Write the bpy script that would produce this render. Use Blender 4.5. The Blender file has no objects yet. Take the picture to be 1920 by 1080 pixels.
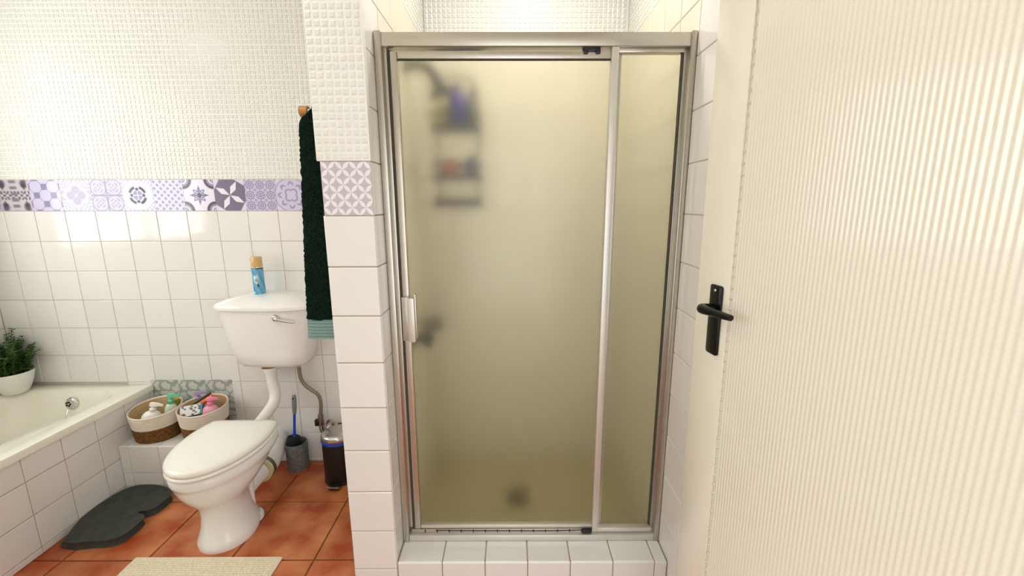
import bpy, bmesh, math, random
import numpy as np
from mathutils import Matrix, Vector
random.seed(7); np.random.seed(7)
S = bpy.context.scene
COL = S.collection
PI = math.pi

def lin(h):
    h = h.lstrip('#'); v = [int(h[i:i+2], 16)/255 for i in (0, 2, 4)]
    return tuple(c/12.92 if c <= .04045 else ((c+.055)/1.055)**2.4 for c in v)

# ---------------------------------------------------------------- camera
CAM_H = 1.422
cam_d = bpy.data.cameras.new('camera'); cam = bpy.data.objects.new('camera', cam_d); COL.objects.link(cam)
cam_d.sensor_width = 36; cam_d.lens = 786.47/1920*36; cam_d.clip_start = .01
def cam_axes(p, yaw, roll):
    cp, sp = math.cos(p), math.sin(p); M = Matrix.Rotation(-yaw, 3, 'Z')
    f = M @ Vector((0, cp, -sp)); r = M @ Vector((1, 0, 0)); u = M @ Vector((0, sp, cp))
    return math.cos(roll)*r+math.sin(roll)*u, -math.sin(roll)*r+math.cos(roll)*u, f
cr, cu, cf = cam_axes(.1984, .0028, -.0014)
cam.matrix_world = Matrix(((cr.x, cu.x, -cf.x, 0), (cr.y, cu.y, -cf.y, 0), (cr.z, cu.z, -cf.z, CAM_H), (0, 0, 0, 1)))
S.camera = cam
# ---------------------------------------------------------------- light and exposure
W = bpy.data.worlds.new('world'); S.world = W; W.use_nodes = True
W.node_tree.nodes['Background'].inputs[0].default_value = (.97, .985, 1.0, 1)
W.node_tree.nodes['Background'].inputs[1].default_value = 2.0
WINDOW_EMIT = 4.2
CEIL_FILL_EMIT = 15.0  # strength of the added room fill lamp
SHOWER_FILL_EMIT = 60.0  # strength of the lamp added to brighten the shower
S.view_settings.view_transform = 'Standard'; S.view_settings.look = 'None'
S.view_settings.gamma = 1; S.view_settings.use_curve_mapping = False
S.view_settings.exposure = 0.2

# ---------------------------------------------------------------- materials
MATS = {}
def mat(name, col, rough=.5, metal=0, coat=0, spec=.5, var=0, noise=None, bump=None, sheen=0, emit=0, trans=0, ior=1.5, world=False):
    m = bpy.data.materials.new(name); m.use_nodes = True; nt = m.node_tree; b = nt.nodes['Principled BSDF']
    if isinstance(col, str): col = lin(col)
    c = (*col, 1); b.inputs['Base Color'].default_value = c
    b.inputs['Roughness'].default_value = rough; b.inputs['Metallic'].default_value = metal
    b.inputs['Coat Weight'].default_value = coat; b.inputs['Coat Roughness'].default_value = .05
    b.inputs['Specular IOR Level'].default_value = spec; b.inputs['IOR'].default_value = ior
    b.inputs['Sheen Weight'].default_value = sheen; b.inputs['Transmission Weight'].default_value = trans
    if emit: b.inputs['Emission Color'].default_value = c; b.inputs['Emission Strength'].default_value = emit
    tc = nt.nodes.new('ShaderNodeTexCoord')
    if noise:      # (scale, colour2, detail, lo, hi)
        n = nt.nodes.new('ShaderNodeTexNoise'); n.inputs['Scale'].default_value = noise[0]; n.inputs['Detail'].default_value = noise[2]
        geo = nt.nodes.new('ShaderNodeNewGeometry')
        nt.links.new(geo.outputs['Position'] if world else tc.outputs['Object'], n.inputs['Vector'])
        r = nt.nodes.new('ShaderNodeValToRGB'); r.color_ramp.elements[0].position = noise[3]; r.color_ramp.elements[1].position = noise[4]
        c2 = lin(noise[1]) if isinstance(noise[1], str) else noise[1]
        r.color_ramp.elements[0].color = c; r.color_ramp.elements[1].color = (*c2, 1)
        nt.links.new(n.outputs['Fac'], r.inputs['Fac']); nt.links.new(r.outputs['Color'], b.inputs['Base Color'])
    if var:
        oi = nt.nodes.new('ShaderNodeObjectInfo'); hs = nt.nodes.new('ShaderNodeHueSaturation')
        mr = nt.nodes.new('ShaderNodeMapRange'); mr.inputs['To Min'].default_value = 1-var; mr.inputs['To Max'].default_value = 1+var
        nt.links.new(oi.outputs['Random'], mr.inputs['Value']); nt.links.new(mr.outputs['Result'], hs.inputs['Value'])
        src = b.inputs['Base Color'].links[0].from_socket if b.inputs['Base Color'].links else None
        if src: nt.links.new(src, hs.inputs['Color'])
        else: hs.inputs['Color'].default_value = c
        nt.links.new(hs.outputs['Color'], b.inputs['Base Color'])
    if bump:       # (scale, strength, distance[, stretch])
        n = nt.nodes.new('ShaderNodeTexNoise'); n.inputs['Scale'].default_value = bump[0]; n.inputs['Detail'].default_value = 3
        src = tc.outputs['Object']
        if len(bump) > 3:
            mp = nt.nodes.new('ShaderNodeMapping'); mp.inputs['Scale'].default_value = bump[3]
            nt.links.new(src, mp.inputs['Vector']); src = mp.outputs['Vector']
        nt.links.new(src, n.inputs['Vector'])
        bp = nt.nodes.new('ShaderNodeBump'); bp.inputs['Strength'].default_value = bump[1]; bp.inputs['Distance'].default_value = bump[2]
        nt.links.new(n.outputs['Fac'], bp.inputs['Height']); nt.links.new(bp.outputs['Normal'], b.inputs['Normal'])
    MATS[name] = m
    return m

def print_mat(name, rough=.3, coat=0):
    m = bpy.data.materials.new(name); m.use_nodes = True; nt = m.node_tree; b = nt.nodes['Principled BSDF']
    a = nt.nodes.new('ShaderNodeAttribute'); a.attribute_name = 'print'
    nt.links.new(a.outputs['Color'], b.inputs['Base Color']); b.inputs['Roughness'].default_value = rough; b.inputs['Coat Weight'].default_value = coat
    return m

M_TILE = mat('glazed cream tile', '#ecebe6', .12, coat=.35, var=.025, bump=(9, .12, .002))
M_TILE2 = mat('glazed cream shower tile', '#ebe4d2', .14, coat=.3, var=.02, bump=(9, .12, .002))
M_GROUT = mat('tan grout', '#b49f8c', .9)
M_GROUT2 = mat('pale grout', '#cfc5ba', .9)
M_MOS = mat('white mosaic glaze', '#e7e8e1', .22, coat=.2, bump=(60, .25, .002))  # slightly darkened: shade on the square faces is put into the colour
M_MOSG = mat('white mosaic joint', '#f1f0ea', .6)  # pale joint, whitened further to paint in highlights along the square edges
M_PAINT = mat('white wall paint', '#f3efe4', .6, bump=(80, .1, .001))
M_TERRA = mat('terracotta tile', '#a8481c', .34, var=.06, noise=(6.5, '#d48a58', 7, .36, .68), bump=(30, .15, .002), world=True)
M_TGROUT = mat('brown floor grout', '#7a4a26', .9)
M_PORC = mat('white porcelain', '#f4f3ef', .07, coat=.4)
M_SEAT = mat('white plastic seat', '#f6f5ea', .18, coat=.2)
M_ACRY = mat('cream acrylic bath', '#f2f0e0', .14, coat=.3)
M_PLAST = mat('white plastic pipe', '#efece6', .3)
M_ALU = mat('satin anodised aluminium', '#c9c4b8', .34, metal=.85, bump=(40, .05, .001, (1, 1, .05)))
M_ALUL = mat('bright aluminium trim', '#dcd9d0', .42, metal=.6)
M_SEAL = mat('dark rubber seal', '#4a483c', .7)
M_CHROME = mat('chrome', '#d8d8d8', .12, metal=1)
M_STEEL = mat('brushed stainless steel', '#c4c2bd', .25, metal=1)
M_BLACK = mat('black gloss', '#040405', .22, spec=.35)
M_BLACKP = mat('black plastic', '#121213', .4)
M_DARK = mat('dark hole', '#080808', .9)
M_DOOR = mat('cream gloss door paint', '#e0dac8', .2, coat=.35, bump=(160, .25, .0012))
M_DOORS = mat('cream gloss stile paint', '#e0dac8', .24, coat=.25, bump=(22, .2, .001))

def glass_mat():
    m = bpy.data.materials.new('frosted obscure glass'); m.use_nodes = True; nt = m.node_tree; b = nt.nodes['Principled BSDF']
    b.inputs['Base Color'].default_value = (.97, .965, .86, 1); b.inputs['Roughness'].default_value = .29
    b.inputs['Transmission Weight'].default_value = 1; b.inputs['IOR'].default_value = 1.35
    tc = nt.nodes.new('ShaderNodeTexCoord'); n = nt.nodes.new('ShaderNodeTexNoise'); n.inputs['Scale'].default_value = 260
    bp = nt.nodes.new('ShaderNodeBump'); bp.inputs['Strength'].default_value = .15; bp.inputs['Distance'].default_value = .001
    nt.links.new(tc.outputs['Object'], n.inputs['Vector']); nt.links.new(n.outputs['Fac'], bp.inputs['Height']); nt.links.new(bp.outputs['Normal'], b.inputs['Normal'])
    return m
M_GLASS = glass_mat()

# ---------------------------------------------------------------- mesh helpers
WM = {}          # world matrix of every object that parents something
def put(o, parent=None, mw=None):
    COL.objects.link(o)
    mw = mw or Matrix.Identity(4); WM[o.name] = mw
    if parent is not None:
        o.parent = parent; o.matrix_parent_inverse = WM[parent.name].inverted()
    o.matrix_basis = mw
    return o
def tag(o, label=None, cat=None, group=None, kind=None):
    for k, v in (('label', label), ('category', cat), ('group', group), ('kind', kind)):
        if v: o[k] = v
    return o
def thing(name, loc, label, cat, group=None):
    o = bpy.data.objects.new(name, None); o.empty_display_size = .05
    put(o, None, Matrix.Translation(loc)); return tag(o, label, cat, group)
def obj(name, v, f, m, parent=None, smooth=False, mw=None, sharp=None):
    me = bpy.data.meshes.new(name); me.from_pydata([tuple(map(float, p)) for p in v], [], f); me.update()
    bm = bmesh.new(); bm.from_mesh(me); bmesh.ops.recalc_face_normals(bm, faces=bm.faces); bm.to_mesh(me); bm.free()
    if m: me.materials.append(m)
    if smooth:
        me.polygons.foreach_set('use_smooth', [True]*len(me.polygons))
        me.set_sharp_from_angle(angle=math.radians(sharp or 40))
    return put(bpy.data.objects.new(name, me), parent, mw)
def box_bm(bm, x0, x1, y0, y1, z0, z1, bev=0, seg=1):
    r = bmesh.ops.create_cube(bm, size=1); vs = r['verts']
    for v in vs: v.co = Vector(((x0+x1)/2+v.co.x*(x1-x0), (y0+y1)/2+v.co.y*(y1-y0), (z0+z1)/2+v.co.z*(z1-z0)))
    if bev:
        es = list({e for v in vs for e in v.link_edges})
        bmesh.ops.bevel(bm, geom=es, offset=bev, segments=seg, affect='EDGES', profile=.5)
def bmobj(name, bm, m, parent=None, smooth=False, mw=None):
    me = bpy.data.meshes.new(name); bm.to_mesh(me); bm.free(); me.materials.append(m)
    if smooth:
        me.polygons.foreach_set('use_smooth', [True]*len(me.polygons)); me.set_sharp_from_angle(angle=math.radians(40))
    return put(bpy.data.objects.new(name, me), parent, mw)
def box(name, x0, x1, y0, y1, z0, z1, m, parent=None, bev=0, seg=2, mw=None):
    bm = bmesh.new(); box_bm(bm, x0, x1, y0, y1, z0, z1, bev, seg); return bmobj(name, bm, m, parent, bool(bev), mw)
def rings(name, R, m, parent=None, cap=(True, True), smooth=True, closed=True, sharp=40, mw=None):
    n = len(R[0]); v = [p for r in R for p in r]; f = []
    for i in range(len(R)-1):
        for k in range(n if closed else n-1):
            a, b = i*n+k, i*n+(k+1) % n; f.append((a, b, b+n, a+n))
    for e, i in ((0, 0), (1, len(R)-1)):
        if cap[e]:
            c = len(v); v.append(tuple(sum(p[j] for p in R[i])/n for j in range(3)))
            for k in range(n): f.append((i*n+k, i*n+(k+1) % n, c))
    return obj(name, v, f, m, parent, smooth, mw, sharp)
def lathe(name, prof, m, parent=None, loc=(0, 0, 0), n=28, sx=1, sy=1, cap=(True, True), mw=None, rot=0):
    R = [[(loc[0]+r*sx*math.cos(2*PI*k/n+rot), loc[1]+r*sy*math.sin(2*PI*k/n+rot), loc[2]+z) for k in range(n)] for r, z in prof]
    return rings(name, R, m, parent, cap, mw=mw)
def smooth_path(pts, per=6):
    P = [Vector(p) for p in pts]; out = []
    for i in range(len(P)-1):
        a = P[max(i-1, 0)]; b = P[i]; c = P[i+1]; d = P[min(i+2, len(P)-1)]
        for k in range(per):
            t = k/per; out.append(.5*((2*b)+(c-a)*t+(2*a-5*b+4*c-d)*t*t+(3*b-a-3*c+d)*t**3))
    return out+[P[-1]]
def tube(name, pts, r, m, parent=None, n=10, per=6, flat=1.0, cap=(True, True)):
    P = smooth_path(pts, per) if per else [Vector(p) for p in pts]; R = []; N = None
    for i, p in enumerate(P):
        t = (P[min(i+1, len(P)-1)]-P[max(i-1, 0)]).normalized()
        if N is None: N = t.orthogonal().normalized()
        N = (N-t*N.dot(t)).normalized(); B = t.cross(N)
        rr = r if not isinstance(r, (list, tuple)) else r[min(int(i/(len(P)-1)*(len(r)-1)), len(r)-2)]*(1-(i/(len(P)-1)*(len(r)-1) % 1))+r[min(int(i/(len(P)-1)*(len(r)-1))+1, len(r)-1)]*(i/(len(P)-1)*(len(r)-1) % 1) if i < len(P)-1 else r[-1]
        R.append([tuple(p+N*rr*math.cos(2*PI*k/n)+B*rr*flat*math.sin(2*PI*k/n)) for k in range(n)])
    return rings(name, R, m, parent, cap)
def printed(name, w, h, n, func, m, parent, mw, thick=.0015):
    """flat printed sheet centred on the origin (normal +z) whose print is a per-vertex colour computed by func(u, v)"""
    k = max(2, int(round(n*h/w))); xs = np.linspace(-1, 1, n+1); ys = np.linspace(-1, 1, k+1)
    U, V = np.meshgrid(xs, ys); C = np.clip(func(U, V), 0, 1)
    v = [(U[j, i]*w/2, V[j, i]*h/2, 0) for j in range(k+1) for i in range(n+1)]
    f = [(j*(n+1)+i, j*(n+1)+i+1, (j+1)*(n+1)+i+1, (j+1)*(n+1)+i) for j in range(k) for i in range(n)]
    b = len(v); v += [(-w/2, -h/2, -thick), (w/2, -h/2, -thick), (w/2, h/2, -thick), (-w/2, h/2, -thick)]
    c = [0, n, k*(n+1)+n, k*(n+1)]
    for i in range(4): f.append((c[i], b+i, b+(i+1) % 4, c[(i+1) % 4]))
    me = bpy.data.meshes.new(name); me.from_pydata(v, [], f); me.update(); me.materials.append(m)
    a = me.attributes.new('print', 'FLOAT_COLOR', 'POINT')
    L = np.where(C <= .04045, C/12.92, ((C+.055)/1.055)**2.4)
    full = np.ones((len(v), 4), np.float32); full[:(n+1)*(k+1), :3] = L.reshape(-1, 3); full[(n+1)*(k+1):, :3] = L.reshape(-1, 3).mean(0)
    a.data.foreach_set('color', full.ravel())
    return put(bpy.data.objects.new(name, me), parent, mw)

# ---------------------------------------------------------------- tiles
T = .152; Z0 = .021                       # tile module and height of the first joint
ORI = {'-y': Matrix(((1, 0, 0), (0, 0, -1), (0, 1, 0))), '+x': Matrix(((0, 0, 1), (1, 0, 0), (0, 1, 0))),
       '-x': Matrix(((0, 0, -1), (-1, 0, 0), (0, 1, 0))), '+z': Matrix.Identity(3)}
TM = {}
def tile_mesh(w, h, t, bev, m):
    key = (round(w, 4), round(h, 4), t, bev, m.name)
    if key not in TM:
        v = []; f = []
        for dx, z in ((0, -t), (0, -bev*.8), (bev*.35, -bev*.22), (bev, 0)):
            a, b = w/2-dx, h/2-dx; v += [(-a, -b, z), (a, -b, z), (a, b, z), (-a, b, z)]
        for i in range(3):
            for k in range(4): f.append((i*4+k, i*4+(k+1) % 4, i*4+4+(k+1) % 4, i*4+4+k))
        f.append((12, 13, 14, 15))
        me = bpy.data.meshes.new('tile'); me.from_pydata(v, [], f); me.update(); me.materials.append(m); TM[key] = me
    return TM[key]
def place(o_axis, u, v, plane):
    if o_axis == '-y': p = (u, plane, v)
    elif o_axis in ('+x', '-x'): p = (plane, u, v)
    else: p = (u, v, plane)
    return Matrix.Translation(p) @ ORI[o_axis].to_4x4()
def tile(parent, axis, u0, u1, v0, v1, plane, m=None, gap=.0026, t=.008, bev=.0022, name='tile', wob=.0035):
    w, h = abs(u1-u0)-gap, abs(v1-v0)-gap
    if w < .004 or h < .004: return
    o = bpy.data.objects.new(name, tile_mesh(w, h, t, bev, m or M_TILE))
    R = Matrix.Rotation(random.uniform(-wob, wob), 4, 'X') @ Matrix.Rotation(random.uniform(-wob, wob), 4, 'Y')
    return put(o, parent, place(axis, (u0+u1)/2, (v0+v1)/2, plane) @ R)
def mosaic_stuff(name, parent, axis, u0, u1, v0, v1, plane, sheet=T, per=7):
    """small mosaic squares set sheet by sheet, joined: too small to pick apart"""
    p = (sheet-.002)/per; g = .0042; v = []; f = []; M = ORI[axis]
    nu = int(math.ceil((u1-u0)/sheet)); nv = int(math.ceil((v1-v0)/sheet))
    for su in range(nu):
        for sv in range(nv):
            for i in range(per):
                for j in range(per):
                    a0 = u0+su*sheet+i*p; b0 = v0+sv*sheet+j*p
                    a1, b1 = a0+p-g, b0+p-g
                    if a1 > u1+.001 or b1 > v1+.001: continue
                    j1, j2 = random.uniform(-.0006, .0006), random.uniform(-.0006, .0006); a0 += j1; a1 += j1; b0 += j2; b1 += j2
                    k = len(v)
                    for d, z in ((0, -.004), (.0005, -.0012), (.0028, 0)):
                        for q in ((a0+d, b0+d), (a1-d, b0+d), (a1-d, b1-d), (a0+d, b1-d)):
                            if axis == '-y': v.append((q[0], plane-z, q[1]))
                            elif axis == '+x': v.append((plane+z, q[0], q[1]))
                            else: v.append((plane-z, q[0], q[1]))
                    for r in range(2):
                        for c in range(4): f.append((k+r*4+c, k+r*4+(c+1) % 4, k+r*4+4+(c+1) % 4, k+r*4+4+c))
                    f.append((k+8, k+9, k+10, k+11))
    o = obj(name, v, f, M_MOS, parent); o['kind'] = 'stuff'
    a, b = sorted((plane+(.0022 if axis == '-y' else -.0022 if axis == '+x' else .0022), plane+(.004 if axis != '+x' else -.004)))
    if axis == '-y': box('mosaic_bed', u0, u1, a, b, v0-.001, v1, M_MOSG, parent)
    else: box('mosaic_bed', a, b, u0, u1, v0-.001, v1, M_MOSG, parent)
    return o

# ---------------------------------------------------------------- room dimensions
YB, YF = 2.134, 1.242              # back wall, front of the divider
XL, XR = -2.668, .545               # left and right wall
DX0, DX1 = -.547, -.398            # divider faces
ZC = 2.56                          # ceiling
ROW = lambda k: Z0+k*T
zs0, zs1 = ROW(9), ROW(10)         # printed band
ZM = ROW(14)                       # tile height in the shower
def struct(o): o['kind'] = 'structure'; return o

floor = struct(box('floor', XL-.1, XR+.1, -1.6, YB+.1, -.06, -.004, M_TGROUT))
fx = [-.805-.341*k for k in range(-4, 8)]; fy = [1.461+.342*k for k in range(-6, 4)]
for a in fx:
    for b in fy:
        x0, x1, y0, y1 = max(a-.341, XL), min(a, XR), b, min(b+.342, YB)
        if x1-x0 < .02 or y1-y0 < .02: continue
        if y0 >= YF-.02 and x0 > DX1-.35 and x1 > DX1: x1 = min(x1, DX0+.02)
        if x1-x0 < .02: continue
        if x1 < -2.0 and y0 > .4: continue
        tile(floor, '+z', x0, x1, y0, y1, 0, M_TERRA, gap=.007, t=.01, bev=.003, wob=.0015)

# back wall
wall_back = struct(box('wall_back', XL-.1, XR+.1, YB+.003, YB+.12, -.06, ZC, M_GROUT2))
xc = lambda i: -2.0755+T*i
for i in range(-5, 11):
    x0, x1 = max(xc(i), XL), min(xc(i+1), DX0)
    if x1-x0 < .012: continue
    for k in range(-1, 9):
        z0, z1 = (0, Z0) if k < 0 else (ROW(k), ROW(k+1))
        if x1 < -1.96 and z1 < .48: continue
        if x0 > -1.96 and x1 < -1.5 and z1 < .25: continue
        tile(wall_back, '-y', x0, x1, z0, z1, YB)
mosaic_stuff('mosaic_field', wall_back, '-y', XL, DX0+.002, zs1+.002, ZC, YB)
xs = [DX1+T*k for k in range(8)]
for a in xs:
    for k in range(14):
        tile(wall_back, '-y', a, min(a+T, XR), ROW(k), ROW(k+1), YB, M_TILE2)
mosaic_stuff('mosaic_field', wall_back, '-y', DX1, XR, ZM+.002, ZC, YB)

# printed tile patterns ------------------------------------------------
def C(h): h = h.lstrip('#'); return np.array([int(h[i:i+2], 16)/255 for i in (0, 2, 4)])
def ink(fn): return lambda u, v: np.clip(fn(u, v), 0, 1)**np.array([1.45, 1.48, 1.25])   # printed a little deeper and cooler
def mix(base, col, mask): mask = np.clip(mask, 0, 1)[..., None]; return base*(1-mask)+np.array(col)*mask
def sm(x, e=.05): return np.clip(.5+x/(2*e), 0, 1)        # soft step, 1 where x > 0
def flat(u, c): return np.ones(u.shape+(3,))*c
LAV, GRY, WHT, DRK = C('#d6d2e6'), C('#9a97a3'), C('#f4f2f8'), C('#4a4750')
def p_ornate(u, v):
    o = flat(u, C('#d9d6d3')); a, b = np.abs(u), np.abs(v)
    o = mix(o, C('#8b7f80'), sm(.16-np.abs(np.hypot(a-.75, b-.75)-.1), .08)*sm(.9-a)); o = mix(o, C('#7d7a78'), sm(.05-np.abs(b-.22), .04)*sm(np.sin(u*28), .5))
    o = mix(o, C('#8f8c8a'), sm(.2-b, .08)*sm(np.sin(u*17)*np.cos(v*20)-.1, .3)); o = mix(o, C('#a09d9b'), sm(.22-a, .08)*sm(np.sin(v*16), .3))
    return mix(o, C('#6c6464'), sm(.14-np.abs(a-.7)-np.abs(b-.62)*.6, .08))
def p_arab(u, v):
    o = flat(u, C('#dcd8ea')); x, y = u*PI*1.8, v*PI*1.8
    g = np.cos(x)+np.cos(y)-.22*np.cos(3*x)-.22*np.cos(3*y)
    return mix(o, C('#a9a6b6'), sm(.17-np.abs(g), .1))
def p_quatre(u, v):
    o = flat(u, C('#c9c6d4')); a, b = np.abs(u), np.abs(v)
    d = np.minimum(np.hypot(a-.35, b), np.hypot(a, b-.35))
    o = mix(o, C('#e9e7f1'), sm(.07-np.abs(d-.38), .04)); o = mix(o, C('#b9b6c4'), sm(.2-d, .05)*sm(np.cos(d*40), .6))
    for r in (.25, .5, .72): o = mix(o, C('#ecebf3'), sm(.05-np.abs(np.hypot(a-1.05, b-1.05)-r-.06*np.sin(8*np.arctan2(b-1.05, a-1.05))), .03))
    return mix(o, C('#efeef5'), sm(.05-b, .03)*sm(a-.7)+sm(.05-a, .03)*sm(b-.7))
def p_four(u, v):
    o = flat(u, C('#bfbccd')); x, y = (u % 1)*2-1, (v % 1)*2-1; r = np.hypot(x, y); t = np.arctan2(y, x)
    o = mix(o, C('#dedbea'), sm(.08-np.abs(r-.82), .05)); o = mix(o, C('#dedbea'), sm(.1-np.abs(r-.45-.15*np.cos(4*t)), .06))
    o = mix(o, C('#efecf5'), sm(.12-r, .06)); o = mix(o, C('#e6e3ef'), sm(r-1.15, .08)); return mix(o, C('#a9a6b8'), sm(.05-np.minimum(np.abs(u), np.abs(v)), .03))
def p_ring(u, v):
    o = flat(u, C('#f5f1f8')); r = np.hypot(u, v); t = np.arctan2(v, u); s = np.abs(np.cos(2*t))
    o = mix(o, C('#cfc8e4'), sm(r-.95, .05)*sm(np.sin(u*22)*np.sin(v*22), .4)); o = mix(o, C('#3f3c40'), sm(.08-np.abs(r-.52), .03)*sm(.8-s, .1))
    o = mix(o, C('#4a474c'), sm(.09-np.maximum(np.abs(r*np.cos(t)), np.abs(r*np.sin(t)))*0-np.minimum(np.hypot(np.abs(u)-.4, v), np.hypot(u, np.abs(v)-.4)), .03))
    return mix(o, C('#b3aed0'), sm(.13-np.abs(r-.2), .05)*sm(np.abs(np.sin(2*t))-.3, .1))
def p_lattice(u, v):
    o = flat(u, C('#b7b1d2')); a, b = (u+v)*2.3, (u-v)*2.3
    d = np.minimum(np.abs((a % 1)-.5), np.abs((b % 1)-.5)); o = mix(o, C('#f4f2fa'), sm(.17-d, .05))
    return mix(o, C('#aaa5c6'), sm(.035-d, .03)*.6)
def p_corner(u, v):
    o = flat(u, C('#eeecf6')); a, b = np.abs(u), np.abs(v); q = np.hypot(a-1, b-1); r = np.hypot(u, v); t = np.arctan2(v, u)
    o = mix(o, C('#6e6870'), sm(.1-np.abs(q-.5), .03)); o = mix(o, C('#b9aeb4'), sm(.06-np.abs(q-.36), .03)); o = mix(o, C('#8d8790'), sm(.22-q, .04)*sm(np.sin(q*50), .6))
    o = mix(o, C('#85829b'), sm(.05-np.abs(r-.36-.09*np.cos(8*t)), .03)); o = mix(o, C('#a3a0b8'), sm(.3-r, .04)*sm(np.cos(8*t)*np.cos(r*24), .4))
    o = mix(o, C('#6f6c86'), sm(.025-np.minimum(a, b), .02)*sm(.6-r)); return mix(o, C('#3f3c46'), sm(.05-np.hypot(a-.07, b-.07), .02))
def p_pin(u, v):
    o = flat(u, C('#97949d')); r = np.hypot(u, v)
    for k in range(4):
        t = PI/4+k*PI/2+.28; x = u*math.cos(t)+v*math.sin(t); y = -u*math.sin(t)+v*math.cos(t)
        d = np.abs(y)*2.6+np.abs(x-.52)-.5; o = mix(o, C('#f3f2f7'), sm(-d, .04))
    return mix(o, C('#e9e7ef'), sm(np.abs(u)*.62+np.abs(v)-1.22, .03)*sm(u*v, .01)+sm(np.abs(u)+np.abs(v)*.62-1.22, .03)*sm(-u*v, .01))
def p_nine(u, v):
    o = flat(u, C('#d9d5e4')); x, y = ((u+1)*1.5 % 1)*2-1, ((v+1)*1.5 % 1)*2-1; r = np.hypot(x, y); t = np.arctan2(y, x)
    o = mix(o, C('#a7a3b6'), sm(.1-np.abs(r-.72-.1*np.cos(8*t)), .05)); o = mix(o, C('#aba7b8'), sm(.38+.08*np.cos(8*t)-r, .06)); o = mix(o, C('#e8e4ef'), sm(.14-r, .06))
    return mix(o, C('#bdb9c9'), sm(r-1.2, .06))
def p_floral(u, v):
    o = flat(u, C('#dfdced')); r = np.hypot(u, v); t = np.arctan2(v, u)
    o = mix(o, C('#b3afc2'), sm(.05-np.abs(r-.3-.14*np.abs(np.sin(2*t))), .04)); o = mix(o, C('#b3afc2'), sm(.07-np.abs(r-.72-.1*np.cos(8*t)), .05)*sm(np.cos(8*t)+.5, .3))
    o = mix(o, C('#c4bccb'), sm(r-1.05, .04)); return mix(o, C('#e6e3f0'), sm(.12-np.abs(r-1.25), .04))
def p_petal(u, v):
    k = 1.75
    o = flat(u, C('#c6bdc6')); a, b = u*k+.25, v*k+.25
    d1 = np.abs(((a+b) % 1)-.5); p1 = ((a-b) % 1)-.5      # petals run along both diagonals of the lattice
    d2 = np.abs(((a-b) % 1)-.5); p2 = ((a+b) % 1)-.5
    w1 = .19*np.abs(np.sin(p1*PI)); w2 = .19*np.abs(np.sin(p2*PI))
    o = mix(o, C('#efecf0'), np.maximum(sm(w1-d1, .025), sm(w2-d2, .025)))
    return o
def p_wavy(u, v):
    o = flat(u, C('#d3cfec')); return mix(o, C('#8f88c4'), sm(.035-np.abs(u-.45-.3*np.sin(v*6)), .03)+sm(.035-np.abs(u+.45-.3*np.sin(v*6+2)), .03))
M_PRINT = print_mat('printed band tile', .22, .3)
pats = {-5: p_quatre, -4: p_nine, -3: p_ornate, -2: p_arab, -1: p_quatre, 0: p_four, 1: p_ring, 2: p_lattice, 3: p_corner, 4: p_pin, 5: p_nine, 6: p_floral, 7: p_lattice, 8: p_arab, 9: p_four, 10: p_nine}
for i, fn in pats.items():
    x0, x1 = max(xc(i), XL), min(xc(i+1), DX0)
    if x1-x0 < .02: continue
    printed('printed_tile', x1-x0-.001, T-.002, 84, ink(fn), M_PRINT, wall_back, place('-y', (x0+x1)/2, (zs0+zs1)/2, YB-.0005), .003)

# pebble sticker on the wall behind the baskets
def pebble_mat():
    m = bpy.data.materials.new('grey green pebble print'); m.use_nodes = True; nt = m.node_tree; b = nt.nodes['Principled BSDF']
    tc = nt.nodes.new('ShaderNodeTexCoord'); mp = nt.nodes.new('ShaderNodeMapping'); mp.inputs['Scale'].default_value = (12, 17, 1)
    nz = nt.nodes.new('ShaderNodeTexNoise'); nz.inputs['Scale'].default_value = 30
    ad = nt.nodes.new('ShaderNodeMixRGB'); ad.inputs[0].default_value = .04
    vo = nt.nodes.new('ShaderNodeTexVoronoi'); vo.feature = 'DISTANCE_TO_EDGE'; vo.inputs['Scale'].default_value = 1.3
    rp = nt.nodes.new('ShaderNodeValToRGB'); rp.color_ramp.elements[0].color = (*lin('#9aa197'), 1); rp.color_ramp.elements[0].position = .02
    rp.color_ramp.elements[1].color = (*lin('#d3d4cd'), 1); rp.color_ramp.elements[1].position = .13
    nt.links.new(tc.outputs['Object'], nz.inputs['Vector']); nt.links.new(tc.outputs['Object'], ad.inputs[1]); nt.links.new(nz.outputs['Color'], ad.inputs[2])
    nt.links.new(ad.outputs[0], mp.inputs['Vector']); nt.links.new(mp.outputs['Vector'], vo.inputs['Vector']); nt.links.new(vo.outputs['Distance'], rp.inputs['Fac'])
    nt.links.new(rp.outputs['Color'], b.inputs['Base Color']); b.inputs['Roughness'].default_value = .3
    return m
M_PEB = pebble_mat()
for a, b in ((-1.953, -1.806), (-1.806, -1.66), (-1.66, -1.513)):
    tile(wall_back, '-y', a, b, .25, .49, YB-.0012, M_PEB, gap=.0005, t=.002, bev=.0004, name='pebble_sticker', wob=0)

# left wall with the window
wy0, wy1, wz0, wz1 = .45, 1.78, 1.13, 2.3
wall_left = None
bm = bmesh.new()
box_bm(bm, XL-.15, XL-.003, -.1, wy0, -.06, ZC); box_bm(bm, XL-.15, XL-.003, wy1, YB+.1, -.06, ZC)
box_bm(bm, XL-.15, XL-.003, wy0, wy1, -.06, wz0); box_bm(bm, XL-.15, XL-.003, wy0, wy1, wz1, ZC)
wall_left = struct(bmobj('wall_left', bm, M_GROUT2))
for j in range(13):
    y1 = YB-j*T; y0 = y1-T
    for k in range(3, 10):
        z0, z1 = max(ROW(k), .468), ROW(k+1)
        if y1 > wy0 and y0 < wy1: z1 = min(z1, wz0)
        if z1-z0 < .01: continue
        tile(wall_left, '+x', y0, y1, z0, z1, XL)
mosaic_stuff('mosaic_field', wall_left, '+x', wy1+.01, YB, zs1+.002, ZC, XL)
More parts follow.
